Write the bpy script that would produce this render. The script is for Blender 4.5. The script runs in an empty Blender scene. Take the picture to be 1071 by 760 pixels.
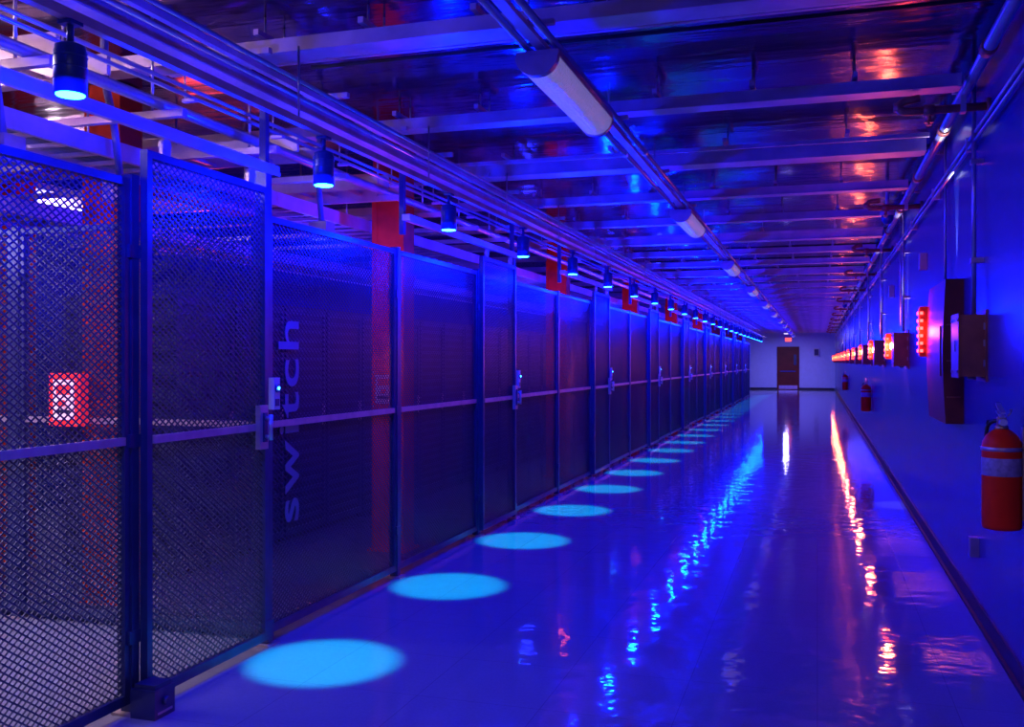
import bpy, math, random
from mathutils import Vector, Matrix
random.seed(4)
sc=bpy.context.scene
try:
    sc.view_settings.view_transform='Standard'
    sc.view_settings.look='None'
except Exception as e: print(e)

# ---------------------------------------------------------------- materials
def mat(name,col,rough=0.5,metal=0.0,emit=None,es=0.0,var=0.0,vscale=6.0,bump=0.0,bscale=40.0,coat=0.0,spec=.5):
    m=bpy.data.materials.new(name); m.use_nodes=True
    nt=m.node_tree; b=nt.nodes['Principled BSDF']
    b.inputs['Base Color'].default_value=(*col,1); b.inputs['Roughness'].default_value=rough
    b.inputs['Metallic'].default_value=metal; b.inputs['Coat Weight'].default_value=coat
    b.inputs['Specular IOR Level'].default_value=spec
    tc=nt.nodes.new('ShaderNodeTexCoord')
    if var>0:
        n=nt.nodes.new('ShaderNodeTexNoise'); n.inputs['Scale'].default_value=vscale; n.inputs['Detail'].default_value=4
        r=nt.nodes.new('ShaderNodeValToRGB')
        r.color_ramp.elements[0].position=.3; r.color_ramp.elements[1].position=.7
        r.color_ramp.elements[0].color=(*[c*(1-var) for c in col],1); r.color_ramp.elements[1].color=(*[min(1,c*(1+var)) for c in col],1)
        nt.links.new(tc.outputs['Object'],n.inputs['Vector']); nt.links.new(n.outputs['Fac'],r.inputs['Fac']); nt.links.new(r.outputs['Color'],b.inputs['Base Color'])
    if bump>0:
        n2=nt.nodes.new('ShaderNodeTexNoise'); n2.inputs['Scale'].default_value=bscale; n2.inputs['Detail'].default_value=3
        bp=nt.nodes.new('ShaderNodeBump'); bp.inputs['Strength'].default_value=bump; bp.inputs['Distance'].default_value=.02
        nt.links.new(tc.outputs['Object'],n2.inputs['Vector']); nt.links.new(n2.outputs['Fac'],bp.inputs['Height']); nt.links.new(bp.outputs['Normal'],b.inputs['Normal'])
    if emit:
        b.inputs['Emission Color'].default_value=(*emit,1); b.inputs['Emission Strength'].default_value=es
    return m

M={}
M['wall']=mat('wall_paint_blue_cast',(.025,.04,.28),.27,0,var=.06,vscale=1.5,bump=.05,bscale=60,spec=.4)  # deep blue puts the lamps' blue cast into the base colour
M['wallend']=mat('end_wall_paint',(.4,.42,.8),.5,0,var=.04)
M['black']=mat('black_rubber',(.012,.012,.02),.45,var=.2)
M['frame']=mat('fence_frame_steel',(.05,.06,.17),.35,.5,var=.15,vscale=9)
M['rail']=mat('galvanised_rail',(.5,.38,.42),.35,.5,var=.15,vscale=12)
M['wire']=mat('fence_wire',(.035,.04,.12),.4,.3,var=.1)
M['wired']=mat('dense_fence_wire',(.018,.022,.11),.4,.2,var=.1)
M['strut']=mat('galvanised_strut',(.66,.5,.55),.42,.35,var=.2,vscale=5)
M['pipe']=mat('pipe_steel',(.6,.55,.6),.28,.7,var=.15)
M['rust']=mat('sprinkler_pipe_paint',(.5,.14,.08),.4,.2,var=.3,vscale=14)
M['red']=mat('red_paint',(.95,.03,.003),.5,0,var=.05,spec=.2)
M['redcol']=mat('red_column_paint',(.75,.05,.02),.6,0,var=.2,spec=.2)
M['brown']=mat('brown_metal_box',(.48,.13,.05),.4,.15,var=.25)
M['dark']=mat('dark_panel',(.26,.045,.02),.4,.1,var=.2,spec=.3)
M['lampb']=mat('lamp_body_blue_lit',(.03,.07,.3),.35,.3,var=.1)  # blue lamplight on the housing put into its body colour
M['lens']=mat('blue_lamp_lens',(.05,.3,1),.3,emit=(.02,.4,1),es=26)
M['redled']=mat('red_led',(1,.03,.02),.3,emit=(1,.03,.03),es=14)
M['orangeled']=mat('warm_strobe_lens',(1,.4,.2),.3,emit=(1,.25,.12),es=60)
M['white']=mat('white_plastic',(.5,.5,.58),.4,var=.05)
M['label']=mat('extinguisher_label',(.35,.3,.4),.5,var=.3,vscale=40)
M['diff']=mat('prismatic_diffuser',(.55,.5,.75),.18,0,emit=(.5,.44,1),es=.22,bump=.7,bscale=70)
M['tube']=mat('lit_diffuser',(.8,.75,1),.4,emit=(.7,.6,1),es=1.5)
M['exit']=mat('exit_sign_face',(1,.1,.05),.4,emit=(1,.05,.03),es=3)
M['door']=mat('brown_door',(.12,.015,.012),.5,var=.15,vscale=3,spec=.2)
M['rack']=mat('server_rack_black',(.015,.017,.06),.4,.2,var=.2)
M['letter']=mat('lettering_film',(.15,.13,.3),.5,0,var=.05)
M['brass']=mat('brass',(.6,.42,.2),.3,.9,var=.1)
M['hose']=mat('hose_black',(.02,.02,.02),.5,var=.2)
M['cable']=mat('cable_blue_grey',(.2,.18,.3),.6,var=.3)
M['callred']=mat('call_box_red',(.8,.03,.02),.4,emit=(1,.02,.03),es=.65)  # emission added to brighten the box behind the mesh
M['callwhite']=mat('call_box_white',(.8,.7,.75),.4,emit=(1,.5,.65),es=.6)  # same added emission for the white face

def floor_mat():
    m=bpy.data.materials.new('polished_tile_floor'); m.use_nodes=True
    nt=m.node_tree; b=nt.nodes['Principled BSDF']; L=nt.links.new
    tc=nt.nodes.new('ShaderNodeTexCoord')
    br=nt.nodes.new('ShaderNodeTexBrick'); br.offset=0; br.squash=1
    br.inputs['Scale'].default_value=1; br.inputs['Brick Width'].default_value=.61; br.inputs['Row Height'].default_value=.61
    br.inputs['Mortar Size'].default_value=.002; br.inputs['Mortar Smooth'].default_value=.1
    br.inputs['Color1'].default_value=(.25,.25,.40,1); br.inputs['Color2'].default_value=(.27,.27,.42,1); br.inputs['Mortar'].default_value=(.18,.18,.30,1)  # tiles tinted blue to carry the blue light cast in their colour
    L(tc.outputs['Object'],br.inputs['Vector'])
    sp=nt.nodes.new('ShaderNodeTexNoise'); sp.inputs['Scale'].default_value=60; sp.inputs['Detail'].default_value=3
    L(tc.outputs['Object'],sp.inputs['Vector'])
    mx=nt.nodes.new('ShaderNodeMixRGB'); mx.blend_type='MULTIPLY'; mx.inputs['Fac'].default_value=.2
    L(br.outputs['Color'],mx.inputs[1]); L(sp.outputs['Fac'],mx.inputs[2]); L(mx.outputs['Color'],b.inputs['Base Color'])
    n=nt.nodes.new('ShaderNodeTexNoise'); n.inputs['Scale'].default_value=4.5; n.inputs['Detail'].default_value=2.5
    L(tc.outputs['Object'],n.inputs['Vector'])
    bp=nt.nodes.new('ShaderNodeBump'); bp.inputs['Strength'].default_value=.36; bp.inputs['Distance'].default_value=.012
    L(n.outputs['Fac'],bp.inputs['Height'])
    L(bp.outputs['Normal'],b.inputs['Normal'])
    b.inputs['Roughness'].default_value=.05; b.inputs['Specular IOR Level'].default_value=1.0
    return m
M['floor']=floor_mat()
def ceil_mat():
    m=bpy.data.materials.new('glossy_ceiling_panel'); m.use_nodes=True
    nt=m.node_tree; b=nt.nodes['Principled BSDF']; L=nt.links.new
    tc=nt.nodes.new('ShaderNodeTexCoord'); mp=nt.nodes.new('ShaderNodeMapping'); mp.inputs['Scale'].default_value=(.6,2.5,1)
    n=nt.nodes.new('ShaderNodeTexNoise'); n.inputs['Scale'].default_value=1.6; n.inputs['Detail'].default_value=4
    L(tc.outputs['Object'],mp.inputs['Vector']); L(mp.outputs['Vector'],n.inputs['Vector'])
    bp=nt.nodes.new('ShaderNodeBump'); bp.inputs['Strength'].default_value=.5; bp.inputs['Distance'].default_value=.03
    L(n.outputs['Fac'],bp.inputs['Height']); L(bp.outputs['Normal'],b.inputs['Normal'])
    b.inputs['Base Color'].default_value=(.2,.11,.27,1); b.inputs['Metallic'].default_value=.9; b.inputs['Roughness'].default_value=.14
    return m
M['ceil']=ceil_mat()

# ---------------------------------------------------------------- builder
class MB:
    def __init__(s): s.v=[];s.f=[];s.m=[];s.mats=[];s.sm=[]
    def mi(s,k):
        if k not in s.mats: s.mats.append(k)
        return s.mats.index(k)
    def hexa(s,pts,k):
        b=len(s.v); s.v+= [tuple(p) for p in pts]; i=s.mi(k)
        for q in [(0,3,2,1),(4,5,6,7),(0,1,5,4),(1,2,6,5),(2,3,7,6),(3,0,4,7)]:
            s.f.append(tuple(b+a for a in q)); s.m.append(i); s.sm.append(False)
    def box(s,x0,x1,y0,y1,z0,z1,k):
        s.hexa([(x0,y0,z0),(x1,y0,z0),(x1,y1,z0),(x0,y1,z0),(x0,y0,z1),(x1,y0,z1),(x1,y1,z1),(x0,y1,z1)],k)
    def strand(s,p,q,w,t,k):   # in yz plane, thickness along x
        p=Vector(p);q=Vector(q);d=(q-p).normalized(); n=Vector((0,-d.z,d.y))*w/2; x=Vector((t/2,0,0))
        s.hexa([p-n-x,p+n-x,p+n+x,p-n+x,q-n-x,q+n-x,q+n+x,q-n+x],k)
    def cyl(s,p,q,r,k,n=14,r2=None,cap=True):
        p=Vector(p);q=Vector(q);d=(q-p).normalized(); r2=r if r2 is None else r2
        a=d.orthogonal().normalized(); c=d.cross(a); b=len(s.v); i=s.mi(k)
        for (o,rr) in ((p,r),(q,r2)):
            for j in range(n):
                t=2*math.pi*j/n; s.v.append(tuple(o+(a*math.cos(t)+c*math.sin(t))*rr))
        for j in range(n):
            s.f.append((b+j,b+(j+1)%n,b+n+(j+1)%n,b+n+j)); s.m.append(i); s.sm.append(True)
        if cap:
            s.f.append(tuple(b+j for j in reversed(range(n)))); s.m.append(i); s.sm.append(False)
            s.f.append(tuple(b+n+j for j in range(n))); s.m.append(i); s.sm.append(False)
    def lathe(s,cx,cy,prof,k,n=28,axis='z'):
        b=len(s.v); i=s.mi(k)
        for (r,z) in prof:
            for j in range(n):
                t=2*math.pi*j/n; s.v.append((cx+r*math.cos(t),cy+r*math.sin(t),z))
        for a in range(len(prof)-1):
            for j in range(n):
                s.f.append((b+a*n+j,b+a*n+(j+1)%n,b+(a+1)*n+(j+1)%n,b+(a+1)*n+j)); s.m.append(i); s.sm.append(True)
        s.f.append(tuple(b+j for j in reversed(range(n)))); s.m.append(i); s.sm.append(False)
        e=b+(len(prof)-1)*n; s.f.append(tuple(e+j for j in range(n))); s.m.append(i); s.sm.append(False)
    def prism(s,prof,y0,y1,k,smooth=False):  # profile in xz, extruded along y
        b=len(s.v); i=s.mi(k); n=len(prof)
        for y in (y0,y1):
            for (x,z) in prof: s.v.append((x,y,z))
        for j in range(n):
            s.f.append((b+j,b+n+j,b+n+(j+1)%n,b+(j+1)%n)); s.m.append(i); s.sm.append(smooth)
        s.f.append(tuple(b+j for j in range(n))); s.m.append(i); s.sm.append(False)
        s.f.append(tuple(b+n+j for j in reversed(range(n)))); s.m.append(i); s.sm.append(False)
    def path(s,pts,r,k,n=12):
        pts=[Vector(p) for p in pts]; b=len(s.v); i=s.mi(k); prev=None
        for idx,p in enumerate(pts):
            d=(pts[min(idx+1,len(pts)-1)]-pts[max(idx-1,0)]).normalized()
            a=d.orthogonal().normalized() if prev is None else (prev-d*prev.dot(d)).normalized()
            prev=a; c=d.cross(a)
            for j in range(n):
                t=2*math.pi*j/n; s.v.append(tuple(p+(a*math.cos(t)+c*math.sin(t))*r))
        for q in range(len(pts)-1):
            for j in range(n):
                s.f.append((b+q*n+j,b+q*n+(j+1)%n,b+(q+1)*n+(j+1)%n,b+(q+1)*n+j)); s.m.append(i); s.sm.append(True)
        s.f.append(tuple(b+j for j in reversed(range(n)))); s.m.append(i); s.sm.append(False)
        e=b+(len(pts)-1)*n; s.f.append(tuple(e+j for j in range(n))); s.m.append(i); s.sm.append(False)
    def mesh(s,name):
        me=bpy.data.meshes.new(name); me.from_pydata(s.v,[],s.f)
        for k in s.mats: me.materials.append(M[k])
        me.polygons.foreach_set('material_index',s.m); me.polygons.foreach_set('use_smooth',s.sm)
        me.update(); return me
def put(me,name,loc=(0,0,0),rz=0):
    o=bpy.data.objects.new(name,me); o.location=loc; o.rotation_euler=(0,0,rz); sc.collection.objects.link(o); return o
def build(mb,name,loc=(0,0,0),rz=0): return put(mb.mesh(name),name,loc,rz)
def bez(pts,n=8):
    P=[Vector(p) for p in pts]; out=[P[0]]
    for i in range(1,len(P)-1):
        a,b,c=P[i-1],P[i],P[i+1]; r=min((a-b).length,(c-b).length,.12)*.9
        s=b+(a-b).normalized()*r; e=b+(c-b).normalized()*r
        for j in range(n+1):
            t=j/n; out.append(s*(1-t)**2+b*2*t*(1-t)+e*t*t)
    out.append(P[-1]); return out

XR=.96; XF=-2.99; YE=57.3; YB=-3.0; XL=-8.0; ZC=3.42
# ---------------------------------------------------------------- room shell
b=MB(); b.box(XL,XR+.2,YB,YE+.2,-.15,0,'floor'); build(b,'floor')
b=MB(); b.box(XL,XR+.2,YB,YE+.2,ZC,ZC+.15,'ceil')
y=3.57
while y<YE:
    b.box(XF,XR,y-.004,y+.004,ZC-.012,ZC,'black'); y+=1.75
build(b,'ceiling')
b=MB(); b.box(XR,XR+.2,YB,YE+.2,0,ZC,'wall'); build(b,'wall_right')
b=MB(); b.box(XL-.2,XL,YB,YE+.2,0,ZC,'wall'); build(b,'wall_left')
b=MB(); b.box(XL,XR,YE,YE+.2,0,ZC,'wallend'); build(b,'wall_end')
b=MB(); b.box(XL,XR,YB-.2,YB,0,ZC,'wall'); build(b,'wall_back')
b=MB(); b.box(XR-.015,XR,YB,YE,0,.11,'black'); b.box(XR-.035,XR-.015,YB,YE,0,.02,'black'); build(b,'baseboard_right')
b=MB(); b.box(XL,XR-.04,YE-.015,YE,0,.11,'black'); build(b,'baseboard_end')

# ---------------------------------------------------------------- fence
def diamonds(mb,y0,y1,z0,z1,pitch=.026,ang=36,w=.0066,t=.004,k='wire'):
    for sgn,xo in ((1,-.002),(-1,.002)):
        a=math.radians(ang)*sgn; n=(-math.sin(a),math.cos(a))
        cs=[n[0]*yy+n[1]*zz for yy in (y0,y1) for zz in (z0,z1)]
        c=min(cs)+pitch/2
        while c<max(cs):
            pts=[]
            for yy in (y0,y1):
                zz=(c-n[0]*yy)/n[1]
                if z0<=zz<=z1: pts.append((yy,zz))
            for zz in (z0,z1):
                yy=(c-n[1]*zz)/n[0]
                if y0<yy<y1: pts.append((yy,zz))
            if len(pts)>=2:
                p,q=pts[0],max(pts,key=lambda r:(r[0]-pts[0][0])**2+(r[1]-pts[0][1])**2)
                if math.hypot(p[0]-q[0],p[1]-q[1])>.01: mb.strand((xo,p[0],p[1]),(xo,q[0],q[1]),w,t,k)
            c+=pitch
def panel(L,H,z0=.05,mid=1.24,gate=False,dense=False):
    b=MB(); f=.035
    b.box(-.02,.02,0,f,z0,H,'frame'); b.box(-.02,.02,L-f,L,z0,H,'frame')
    b.box(-.02,.02,f,L-f,H-f,H,'frame'); b.box(-.02,.02,f,L-f,z0,z0+f+.01,'frame')
    b.box(-.012,.026,f,L-f,mid-.018,mid+.018,'rail')
    if dense: diamonds(b,f,L-f,z0+f,H-f,pitch=.0245,w=.0070,k='wired')
    else: diamonds(b,f,L-f,z0+f,H-f)
    if gate:
        b.box(.02,.05,L-.13,L-.05,1.12,1.36,'rail'); b.box(.05,.062,L-.105,L-.075,1.16,1.32,'frame')
        b.cyl((.06,L-.09,1.19),(.09,L-.09,1.19),.012,'pipe'); b.cyl((.06,L-.09,1.29),(.09,L-.09,1.29),.012,'pipe'); b.cyl((.09,L-.09,1.17),(.09,L-.09,1.31),.012,'pipe')
        for yy in (.15,L-.15):
            b.box(-.01,.01,yy-.03,yy+.03,H,H+.05,'rail'); b.cyl((-.015,yy,H+.05),(.015,yy,H+.05),.03,'rail')
    else:
        b.box(-.03,.03,L,L+.05,0,H+.02,'frame'); b.box(-.06,.06,L-.03,L+.08,0,.012,'rail')
        for z in (.35,1.24,2.1): b.box(-.035,.035,L-.02,L+.055,z-.03,z+.03,'frame')
    return b.mesh('fence_panel' if not gate else 'gate')
PH=2.43; L1=1.79
pm=panel(L1-.055,PH); pd=panel(L1-.055,PH,dense=True); gm=panel(1.02,2.57,gate=True); gd=panel(1.02,2.57,gate=True,dense=True)
Y0=3.70
def track(y0,y1):
    b=MB(); z=2.66
    b.box(-.03,.03,y0,y1,z,z+.045,'strut'); b.box(.03,.036,y0,y1,z-.012,z+.01,'strut')
    for yy in (y0+.03,y1-.05):
        b.box(-.07,-.031,yy,yy+.04,z-.1,z+.4,'frame')
    return b
yy=Y0
put(pm,'mesh_fence_panel',(XF,Y0-L1+.0,0)); put(pm,'mesh_fence_panel',(XF,Y0-2*L1,0)); put(pm,'mesh_fence_panel',(XF,Y0-3*L1,0))
bpost=MB(); bpost.box(-.035,.035,-.03,.03,0,2.72,'frame'); bpost.box(.036,.05,-.03,.03,.02,.14,'frame')
bpost.box(-.07,.07,-.06,.06,0,.012,'rail')
postm=bpost.mesh('gate_post')
first=True
while yy<45.5:
    put(gm if first else gd,'sliding_gate',(XF+.05,yy+.0,0)); first=False
    put(postm,'gate_post',(XF,yy+1.08,0)); 
    build(track(yy-1.7,yy+1.12),'gate_track',(XF+.05,0,0))
    put(pd,'mesh_fence_panel',(XF,yy+1.11,0)); put(pd,'mesh_fence_panel',(XF,yy+1.11+L1-.005,0))
    yy+=4.65
b=MB(); b.box(-.03,.10,-.07,.07,.0,.13,'frame'); b.box(-.02,.09,-.055,.055,.13,.15,'frame'); b.cyl((.1,0,.07),(.12,0,.07),.02,'frame'); b.box(.1,.103,-.05,.05,.02,.03,'rail')
build(b,'gate_floor_guide',(XF+.08,Y0-.02,0))
cm=panel(1.7,PH)
for i in range(2):
    put(cm,'mesh_partition_panel',(XF-.06-i*1.76,4.83,0),math.pi/2)
b=MB(); b.box(-8.0+.05,XF-.06,4.86,4.9,.0,.10,'frame'); build(b,'trim_1')
def reader():
    b=MB(); b.box(.0,.04,-.03,.03,-.09,.09,'white'); b.cyl((.04,0,.03),(.05,0,.03),.024,'lampb',20); b.box(.04,.044,-.02,.02,-.07,-.03,'frame')
    b.cyl((.05,0,.03),(.054,0,.03),.008,'lens',12); b.box(-.01,0,-.025,.025,-.08,.08,'frame'); return b.mesh('reader')
rm=reader()
for i in range(9): put(rm,'card_reader',(XF+.045,Y0+1.085+4.65*i,1.42))
cu=bpy.data.curves.new('lettering','FONT'); cu.body='switch'; cu.size=.42; cu.extrude=.002; cu.offset=.004; cu.space_character=1.12
to=bpy.data.objects.new('tmp',cu); sc.collection.objects.link(to); bpy.context.view_layer.update()
me=bpy.data.meshes.new_from_object(to.evaluated_get(bpy.context.evaluated_depsgraph_get())); bpy.data.objects.remove(to)
xs=[v.co.x for v in me.vertices]; ys=[v.co.y for v in me.vertices]
sx=1.19/(max(xs)-min(xs)); sy=.23/(max(ys)-min(ys))
for v in me.vertices:
    X,Y,Z=v.co; v.co=(Z,-(Y-min(ys))*sy,(X-min(xs))*sx)
me.materials.clear(); me.materials.append(M['letter'])
put(me,'fence_lettering',(XF+.012,5.15,.65))

# ---------------------------------------------------------------- ceiling beams
b0=MB()
def chan(b,yc,w,z0,z1,x0,x1,k):
    t=.006
    b.box(x0,x1,yc-w/2,yc-w/2+t,z0,z1,k); b.box(x0,x1,yc+w/2-t,yc+w/2,z0,z1,k); b.box(x0,x1,yc-w/2+t,yc+w/2-t,z0,z0+t,k)
    b.box(x0,x1,yc-w/2-.02,yc-w/2,z0,z0+t,k); b.box(x0,x1,yc+w/2,yc+w/2+.02,z0,z0+t,k)
chan(b0,0,.11,3.2,3.28,-7.9,.78,'strut')
b0.box(-3.6,.78,.17,.21,3.24,3.28,'strut'); b0.box(-3.6,.78,.28,.31,3.26,3.29,'strut')
for x in [i*.6-3.4 for i in range(7)]:
    b0.box(x,x+.03,-.09,.34,3.30,3.33,'strut'); b0.cyl((x+.015,.19,3.33),(x+.015,.19,ZC),.006,'pipe',6); b0.cyl((x+.015,0,3.28),(x+.015,0,ZC),.006,'pipe',6)
b0.box(.78,.80,-.06,.06,3.2,3.28,'strut')
bm_=b0.mesh('beam')
b1=MB(); chan(b1,0,.15,3.18,3.28,-7.9,.78,'strut'); chan(b1,.26,.09,3.22,3.30,-3.6,.78,'strut'); b1.box(-3.6,.78,-.3,-.27,3.24,3.27,'strut')
for x in [i*.9-3.4 for i in range(5)]: b1.box(x,x+.03,-.31,.34,3.30,3.33,'strut'); b1.cyl((x+.015,0,3.28),(x+.015,0,ZC),.006,'pipe',6)
b1m=b1.mesh('beam2')
y=2.75;i=0
while y<YE-1:
    put(bm_ if i%3!=0 else b1m,'ceiling_beam',(0,y,0)); y+=1.72; i+=1
b=MB()
b.box(-3.04,-2.96,YB+.05,50,3.09,3.17,'strut'); b.box(-2.96,-2.93,YB+.05,50,3.09,3.1,'strut'); b.box(-2.80,-2.765,YB+.05,50,3.12,3.155,'strut')
for (x,z,r) in ((-3.14,2.99,.012),(-3.14,3.03,.012),(-2.87,3.135,.014),(-2.7,3.135,.012)): b.cyl((x,YB+.05,z),(x,50,z),r,'pipe',8)
yy=0
while yy<50:
    b.box(-3.3,-2.66,yy,yy+.035,3.17,3.2,'strut'); b.box(-3.18,-3.1,yy,yy+.03,2.96,2.977,'strut'); b.cyl((-3.17,yy+.015,2.97),(-3.17,yy+.015,3.18),.005,'pipe',6); yy+=.86
build(b,'fence_head_rail')
b=MB(); b.box(-2.53,-2.49,YB+.05,50,2.80,2.835,'strut')
yy=.9
while yy<50:
    b.cyl((-2.51,yy,2.835),(-2.51,yy,3.2),.006,'pipe',6); yy+=1.72
build(b,'lamp_support_rail')
b=MB()
for x in (-1.28,-1.14): b.cyl((x,YB+.05,3.05),(x,55,3.05),.017,'pipe',12)
b.box(-1.235,-1.185,YB+.05,55,3.035,3.06,'strut')
y=.6
while y<55:
    b.box(-1.33,-1.09,y,y+.03,3.067,3.09,'strut'); b.cyl((-1.21,y+.015,3.09),(-1.21,y+.015,3.3),.006,'pipe',6); y+=1.72
for y in (2.,6.6,11,16,21,27,33): 
    for x in (-1.28,-1.14): b.cyl((x,y,3.05),(x,y+.07,3.05),.024,'pipe',12)
build(b,'conduit_run')
b=MB()
def halfr(r,d,n=14): return [(r*math.cos(math.pi+math.pi*j/n),d*math.sin(math.pi+math.pi*j/n)) for j in range(n+1)]
b.prism(halfr(.095,.085),.02,1.2,'diff',False)
b.prism(halfr(.10,.09),-.02,.02,'rail'); b.prism(halfr(.10,.09),1.2,1.23,'rail')
b.box(-.10,.10,0,1.21,0,.03,'rail')
b.box(-.03,.03,.2,.24,.03,.053,'rail'); b.box(-.03,.03,.96,1.0,.03,.053,'rail')
fm=b.mesh('fixture')
for i in range(11): put(fm,'ceiling_light_fixture',(-1.21,4.2+4.8*i,2.98))

# ---------------------------------------------------------------- blue lamps
b=MB()
b.lathe(0,0,[(.05,.0),(.056,.002),(.056,.15),(.052,.158),(.052,.17),(.03,.18)],'lampb')
b.lathe(0,0,[(.001,-.004),(.047,-.004),(.049,.0)],'lens')
for z in (.05,.09,.13): b.lathe(0,0,[(.0565,z),(.059,z+.003),(.0565,z+.006)],'lampb')
b.cyl((0,0,.18),(0,0,.26),.012,'lampb',10); b.box(-.03,.03,-.03,.03,.245,.258,'lampb')
lm=b.mesh('lamp')
def light(name,typ,loc,col,e,**kw):
    l=bpy.data.lights.new(name,typ); l.color=col; l.energy=e
    for a,v in kw.items(): setattr(l,a,v)
    o=bpy.data.objects.new(name,l); o.location=loc; sc.collection.objects.link(o); return o
for i in range(25):
    y=2.77+1.83*i
    if y>48: break
    lo=put(lm,'blue_downlight',(-2.51,y,2.54))
    s=light('beam_spot','SPOT',(0,0,-.012),(.0,.78,1),620,spot_size=math.radians(20.5),spot_blend=.5,shadow_soft_size=.02); s.parent=lo
    s=light('wide_spill','POINT',(0,0,-.05),(.0,.006,1),118,shadow_soft_size=.035); s.parent=lo

# ---------------------------------------------------------------- right wall objects
def exting():
    b=MB()
    b.lathe(0,0,[(.06,0),(.085,.006),(.09,.02),(.09,.40),(.086,.43),(.07,.46),(.045,.482),(.03,.49)],'red')
    b.lathe(0,0,[(.0905,.265),(.0912,.267),(.0912,.35),(.0905,.352)],'label')
    b.lathe(0,0,[(.03,.49),(.032,.495),(.03,.505),(.022,.51),(.022,.545),(.016,.55)],'brass')
    b.cyl((0,-.02,.525),(0,-.055,.525),.018,'pipe',16); b.cyl((0,-.055,.525),(0,-.058,.525),.015,'white',16)
    b.hexa([(-.012,-.03,.545),(.012,-.03,.545),(.012,.09,.57),(-.012,.09,.57),(-.012,-.03,.552),(.012,-.03,.552),(.012,.09,.577),(-.012,.09,.577)],'pipe')
    b.hexa([(-.012,-.03,.565),(.012,-.03,.565),(.012,.10,.605),(-.012,.10,.605),(-.012,-.03,.573),(.012,-.03,.573),(.012,.10,.613),(-.012,.10,.613)],'pipe')
    b.path([(.03,-.02,.585),(.04,-.035,.59),(.03,-.05,.57),(.02,-.04,.555)],.003,'brass',6)
    b.path(bez([(-.01,0,.53),(-.05,.04,.53),(-.06,.08,.47),(-.055,.085,.3),(-.054,.085,.14)]),.010,'hose')
    b.cyl((-.054,.085,.14),(-.054,.085,.06),.012,'hose',12,r2=.018)
    b.box(.088,.099,-.02,.02,.05,.5,'rail'); b.lathe(0,0,[(.091,.385),(.0935,.387),(.0935,.403),(.091,.405)],'rail')
    return b.mesh('ext')
em=exting()
put(em,'fire_extinguisher',(XR-.10,5.22,.78)); put(em,'fire_extinguisher',(XR-.10,19.0,.68)); put(em,'fire_extinguisher',(XR-.10,33.0,.68))
def wbox():
    b=MB(); b.box(-.15,-.012,0,.30,0,.37,'brown'); b.box(-.158,-.15,-.008,.308,-.008,.378,'brown')
    b.box(-.012,0,-.03,.33,-.03,.40,'brown')
    for (y,z) in ((.03,.03),(.27,.03),(.03,.34),(.27,.34)): b.cyl((-.158,y,z),(-.164,y,z),.009,'rail',8)
    b.box(-.164,-.158,.13,.17,.15,.22,'rail')
    b.cyl((-.07,.10,-.001),(-.07,.10,-.02),.025,'rail',12)
    for z in (.08,.2,.3): b.box(-.02,-.008,-.012,0,z-.02,z+.02,'rail')
    return b
wb=wbox().mesh('box')
YS=[8.3+3.8*i for i in range(13)]
put(wb,'wall_junction_box',(XR,6.30,1.51))
b=MB(); b.cyl((XR-.05,6.45,1.885),(XR-.05,6.45,ZC),.014,'pipe',10)
for z in (2.2,2.8): b.box(XR-.07,XR,6.42,6.48,z,z+.03,'rail')
b.cyl((XR-.03,8.0,2.18),(XR-.03,8.0,ZC),.01,'pipe',10)
for i,y in enumerate(YS[1:]):
    b.cyl((XR-.05,y-.62,1.93),(XR-.05,y-.62,ZC),.014,'pipe',8)
    b.cyl((XR-.03,y+.06,2.02),(XR-.03,y+.06,ZC),.009,'pipe',8)
    for z in (2.3,2.8): b.box(XR-.07,XR,y-.65,y-.59,z,z+.03,'rail')
b.box(XR-.05,XR,6.6,6.68,.38,.5,'rail'); b.box(XR-.06,XR,9.6,9.72,2.45,2.6,'rail'); b.box(XR-.06,XR,13.6,13.72,2.45,2.6,'rail')
build(b,'wall_conduit')
b=MB(); N=10
z0,z1=1.17,2.17
pr=[(XR,z0)]+[(XR-.115-.02*math.sin(math.pi*j/N),z0+(z1-z0)*j/N) for j in range(N+1)]+[(XR,z1)]
b.prism(pr,7.25,8.28,'dark')
for j in range(3): b.box(XR-.11,XR-.02,7.243,7.25,1.35+j*.25,1.36+j*.25,'brown')
b.box(XR-.143,XR-.134,7.35,7.38,1.5,1.85,'brown')
cab=build(b,'wall_cabinet')
l=light('wall_streak_spot','SPOT',(XR-.04,7.6,2.2),(.7,.75,1),150,spot_size=math.radians(26),spot_blend=.6,shadow_soft_size=.015); l.rotation_euler=(math.pi,0,0); l.parent=cab  # spot added to draw a vertical light streak above the cabinet
def beacon(strong):
    b=MB(); b.box(-.09,0,0,.12,-.05,.07,'dark')
    if not strong:
        b.box(-.18,-.09,0,.10,-.20,.20,'dark'); b.box(-.185,-.18,.01,.09,-.19,.19,'brown')
        for r in range(6):
            for c in range(2): b.box(-.193,-.185,.02+.04*c,.038+.04*c,-.165+.06*r,-.142+.06*r,'redled')
            b.box(-.178,-.156,-.008,.0,-.165+.06*r,-.142+.06*r,'redled')
    else:
        b.box(-.19,-.09,0,.12,-.15,.15,'dark'); b.box(-.20,-.19,.01,.11,-.14,.14,'brown')
        for r in range(4):
            for c in range(2): b.box(-.21,-.20,.03+.04*c,.05+.04*c,-.12+.065*r,-.095+.065*r,'redled')
            b.box(-.185,-.165,-.01,.0,-.12+.065*r,-.095+.065*r,'redled')
        b.lathe(-.13,-.022,[(.001,-.045),(.016,-.036),(.021,-.02),(.021,.02),(.016,.036),(.001,.045)],'orangeled',16)
    return b.mesh('beacon')
be0=beacon(False); be1=beacon(True)
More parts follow.
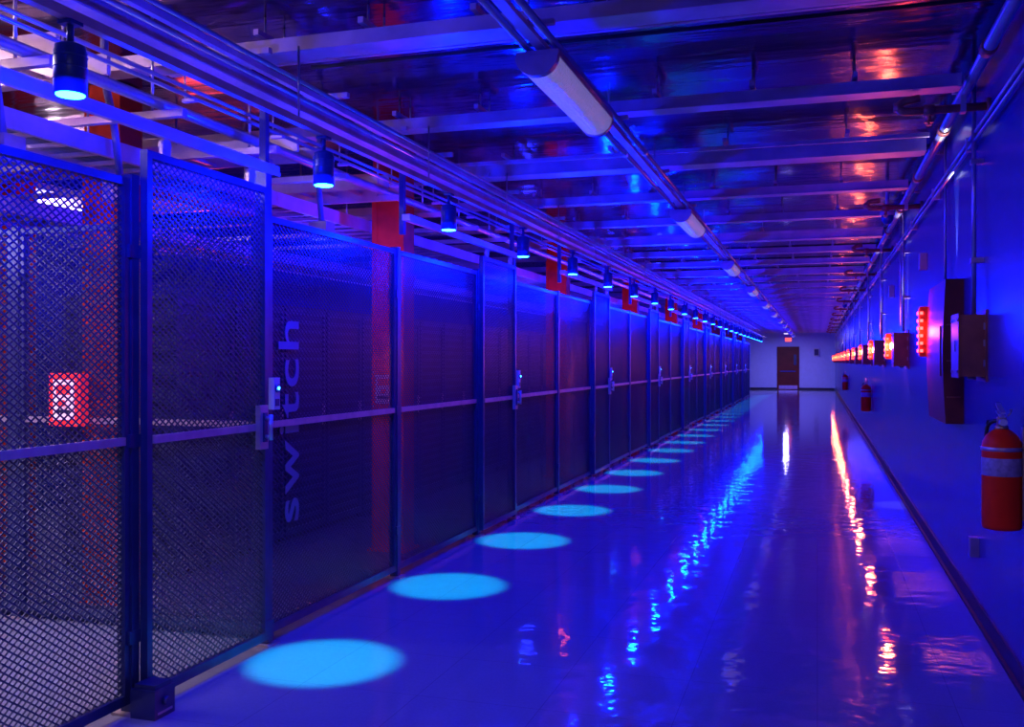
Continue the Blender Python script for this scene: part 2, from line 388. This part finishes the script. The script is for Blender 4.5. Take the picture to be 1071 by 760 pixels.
for i,y in enumerate(YS):
    if i==0:
        o=put(be0,'red_alarm_beacon',(XR,y+.03,1.84)); light('beacon_glow','POINT',(-.24,-.05,0),(1,.08,.03),9,shadow_soft_size=.04).parent=o
    else:
        o=put(be1,'red_alarm_beacon',(XR,y,1.78)); light('beacon_glow','POINT',(-.20,-.08,0),(1,.14,.05),14,shadow_soft_size=.035).parent=o
        s=put(wb,'wall_sconce',(XR,y-.7,1.55))
        for up in (1,-1):
            l=light('wash','SPOT',(-.04,.15,.42 if up>0 else -.06),(.7,.72,1),190 if up>0 else 22,spot_size=math.radians(28),spot_blend=.6,shadow_soft_size=.015)
            l.rotation_euler=(math.pi if up>0 else 0,0,0); l.parent=s
b=MB()
b.path(bez([(-.005,0,0),(-.5,0,0),(-.5,0,.06),(-.38,0,.075)]),.024,'rust'); b.cyl((-.02,0,0),(.0,0,0),.05,'rust',16)
b.cyl((-.30,0,0),(-.36,0,0),.034,'rust',12); b.cyl((-.33,0,0),(-.33,0,-.07),.014,'rust',10); b.cyl((-.33,0,-.07),(-.33,0,-.075),.028,'brass',14); b.cyl((-.33,0,-.085),(-.33,0,-.09),.018,'brass',14); b.cyl((-.33,0,-.075),(-.33,0,-.085),.005,'brass',6)
b.box(-.16,-.13,-.03,.03,-.03,.07,'strut')
sm_=b.mesh('sprink')
for i in range(13): put(sm_,'sprinkler_pipe',(XR,6.2+3.8*i,3.09))
b=MB(); b.cyl((XR-.09,YB+.05,3.27),(XR-.09,56,3.27),.035,'pipe',14); b.cyl((XR-.04,YB+.05,3.0),(XR-.04,56,3.0),.012,'pipe',10); b.cyl((XR-.04,YB+.05,2.95),(XR-.04,56,2.95),.012,'pipe',10)
y=1
while y<56:
    b.box(XR-.14,XR,y,y+.03,3.305,3.32,'strut'); b.box(XR-.06,XR,y,y+.03,2.93,3.02,'strut'); b.cyl((XR-.09,y+.8,3.27),(XR-.09,y+.9,3.27),.045,'rust',14); y+=1.9
build(b,'wall_pipe_run')
b=MB(); b.lathe(0,0,[(.001,-.09),(.03,-.08),(.05,-.055),(.058,-.02),(.058,0)],'lampb'); b.lathe(0,0,[(.07,0),(.07,.03),(.06,.05)],'white'); b.cyl((0,0,.05),(0,0,.38),.018,'white',12)
dm=b.mesh('dome')
for y in (10.2,25.7): put(dm,'dome_camera',(.66,y,3.04))

# ---------------------------------------------------------------- end wall
b=MB(); X0=-2.2;X1=-.98
b.box(X0+.05,X1-.05,YE-.05,YE-.016,0.01,2.4,'door'); b.box(X0,X0+.05,YE-.08,YE-.016,0,2.45,'door'); b.box(X1-.05,X1,YE-.08,YE-.016,0,2.45,'door'); b.box(X0+.05,X1-.05,YE-.08,YE-.016,2.4,2.45,'door')
b.box(X0+.1,X1-.1,YE-.056,YE-.05,.04,.24,'rail'); b.box(X0+.15,X1-.2,YE-.10,YE-.07,1.02,1.07,'frame'); b.box(X1-.3,X1-.15,YE-.056,YE-.05,1.4,2.0,'rack')
build(b,'door_1')
b=MB(); b.box(-1.78,-1.38,YE-.08,YE-.02,2.72,2.98,'white'); b.box(-1.75,-1.41,YE-.085,YE-.08,2.75,2.95,'exit'); b.box(-1.6,-1.56,YE-.05,YE,2.98,3.1,'white'); build(b,'exit_sign')
b=MB(); b.box(-.2,.1,YE-.12,YE,1.9,2.35,'white'); b.box(-.17,.07,YE-.125,YE-.12,1.95,2.3,'rack'); build(b,'wall_notice_box')

# ---------------------------------------------------------------- inside the cage
b=MB(); b.box(-.14,.14,-.11,.11,0,ZC-.01,'redcol'); b.box(-.18,.18,-.15,.15,0,.02,'redcol'); b.box(-.15,-.1,-.115,-.11,0,3,'redcol'); b.box(-.155,.155,-.125,.125,2.3,2.34,'redcol')
cmesh=b.mesh('column')
for i in range(8): put(cmesh,'red_column',(-3.45,7.55+5.5*i,0))
for (x,y) in ((-6.2,6.2),(-4.45,5.3),(-6.8,5.3),(-5.75,5.4)): put(cmesh,'red_column',(x,y,0))
def rack():
    b=MB(); b.box(-1.0,0,0,.74,.04,2.1,'rack'); b.box(-.95,-.03,.03,.71,0,.04,'black')
    b.box(0,.02,.01,.045,.06,2.08,'frame'); b.box(0,.02,.695,.73,.06,2.08,'frame'); b.box(0,.02,.045,.695,2.03,2.08,'frame'); b.box(0,.02,.045,.695,.06,.11,'frame')
    for i in range(22): b.box(0,.008,.06,.68,.16+i*.085,.165+i*.085+.03,'frame')
    b.box(.02,.04,.66,.69,1.0,1.2,'rail'); return b.mesh('rack')
rk=rack()
y=6.0
while y<46: put(rk,'server_rack',(-4.5,y,0)); y+=.76
def ladder(x0,x1,z,y0,y1,name,along='y',cab=True):
    b=MB()
    if along=='y':
        b.box(x0,x0+.025,y0,y1,z,z+.1,'strut'); b.box(x1-.025,x1,y0,y1,z,z+.1,'strut'); y=y0+.1
        while y<y1: b.box(x0+.025,x1-.025,y,y+.03,z+.01,z+.03,'strut'); y+=.23
        if cab:
            for j in range(5): b.cyl((x0+.07+j*.05,y0,z+.05),(x0+.07+j*.05+random.uniform(-.01,.01),y1,z+.05),.016,'cable',8)
    else:
        b.box(x0,x1,y0,y0+.025,z,z+.1,'strut'); b.box(x0,x1,y1-.025,y1,z,z+.1,'strut'); x=x0+.1
        while x<x1: b.box(x,x+.03,y0+.025,y1-.025,z+.01,z+.03,'strut'); x+=.23
    build(b,name)
ladder(-4.1,-3.7,2.72,YB+.1,46,'cable_ladder'); ladder(-5.4,-4.9,2.55,YB+.1,46,'cable_ladder')
for y in (2.2,3.5,5.6,7.0): ladder(-7.9,-3.25,2.98,y,y+.35,'cable_ladder','x',False)
b=MB()
for y in [1.5+.9*i for i in range(10)]:
    b.box(-7.9,-3.1,y,y+.04,2.86,2.9,'strut')
    for x in (-3.3,-4.5,-6): b.cyl((x,y+.02,2.9),(x,y+.02,ZC),.008,'pipe',6)
b.cyl((-3.25,YB+.1,2.935),(-3.25,20,2.935),.03,'pipe'); b.cyl((-4.45,YB+.1,2.8),(-4.45,20,2.8),.04,'rust')
for (x,y) in ((-3.3,3.1),(-3.5,4.1),(-3.25,5.9)):
    b.path(bez([(x,y,3.3),(x,y,3.05),(x-.15,y+.25,2.9),(x-.15,y+.3,2.6)]),.02,'cable',10); b.box(x-.22,x-.08,y+.24,y+.36,2.48,2.6,'rail')
build(b,'overhead_strut_frame')
b=MB(); b.box(-.12,.12,0,1.2,0,.06,'white'); b.box(-.1,.1,.02,1.18,-.02,0,'tube'); b.cyl((0,.2,.06),(0,.2,.2),.006,'pipe',6); b.cyl((0,1,.06),(0,1,.2),.006,'pipe',6)
t=b.mesh('ft')
for (x,y,z,e,u) in ((-4.3,2.6,3.11,72,20),(-5.8,3.0,2.6,52,20),(-6.6,6.5,3.11,30,8)):
    o=put(t,'cage_light_fixture',(x,y,z)); l=light('tube_glow','AREA',(0,.6,-.04),(1,.78,1),e,shape='RECTANGLE',size=.2,size_y=1.1); l.parent=o
    l=light('cage_beam_fill','POINT',(0,.6,.12),(1,.76,.95),u,shadow_soft_size=.05); l.parent=o  # fill light added above the fixture to lift the ceiling beams
def ebox(r,w):
    b=MB(); b.box(-.115,.115,-.07,0,-.16,.16,r); b.box(-.075,.075,-.08,-.07,-.12,.12,w)
    for (x,z) in ((-.095,-.14),(.095,-.14),(-.095,.14),(.095,.14)): b.cyl((x,-.07,z),(x,-.078,z),.008,'rail',8)
    b.box(-.05,.05,-.084,-.08,.03,.09,r); b.box(-.05,.05,-.084,-.08,-.08,-.06,'rack'); b.cyl((0,-.08,-.02),(0,-.1,-.02),.02,r,14); return b.mesh('ebox')
put(ebox('callred','callwhite'),'emergency_call_box',(-4.33,4.80,1.37))
put(ebox('redcol','white'),'emergency_call_box',(-3.45,7.43,1.37))
light('cage_red_fill','POINT',(-5.0,7.0,2.7),(1,.06,.06),12,shadow_soft_size=.2)  # red fill without a fixture, added to brighten the columns
for i in range(6):
    light('cage_blue_fill','POINT',(-3.9,7+6*i,2.4),(.01,.02,1),22,shadow_soft_size=.1)  # added blue fill lights, no fixtures in the cage
for i in range(5): light('cage_red_fill','POINT',(-3.2,6.7+5.5*i,2.0),(1,.08,.03),10,shadow_soft_size=.1)  # more added red fill along the columns, no fixtures
def lum(x,y,e,col):
    o=put(t,'end_and_fill_luminaire',(x,y,3.1)); l=light('glow','AREA',(0,.6,-.04),col,e,shape='RECTANGLE',size=.2,size_y=1.1); l.parent=o
lum(-1.6,53.0,190,(.34,.33,1))
lum(-.2,-1.2,38,(1,.66,.62))  # fill lamp added behind the camera to warm extinguisher and right wall

w=bpy.data.worlds.new('w'); sc.world=w; w.use_nodes=True; w.node_tree.nodes['Background'].inputs[0].default_value=(.01,.01,.1,1); w.node_tree.nodes['Background'].inputs[1].default_value=.3

cam=bpy.data.cameras.new('camera'); co=bpy.data.objects.new('camera',cam); sc.collection.objects.link(co)
cam.lens=33.9; cam.sensor_width=36; cam.shift_y=-2/1071; cam.clip_start=.05
co.location=(0,0,1.6); co.rotation_euler=(math.pi/2,0,math.radians(17.57)); sc.camera=co
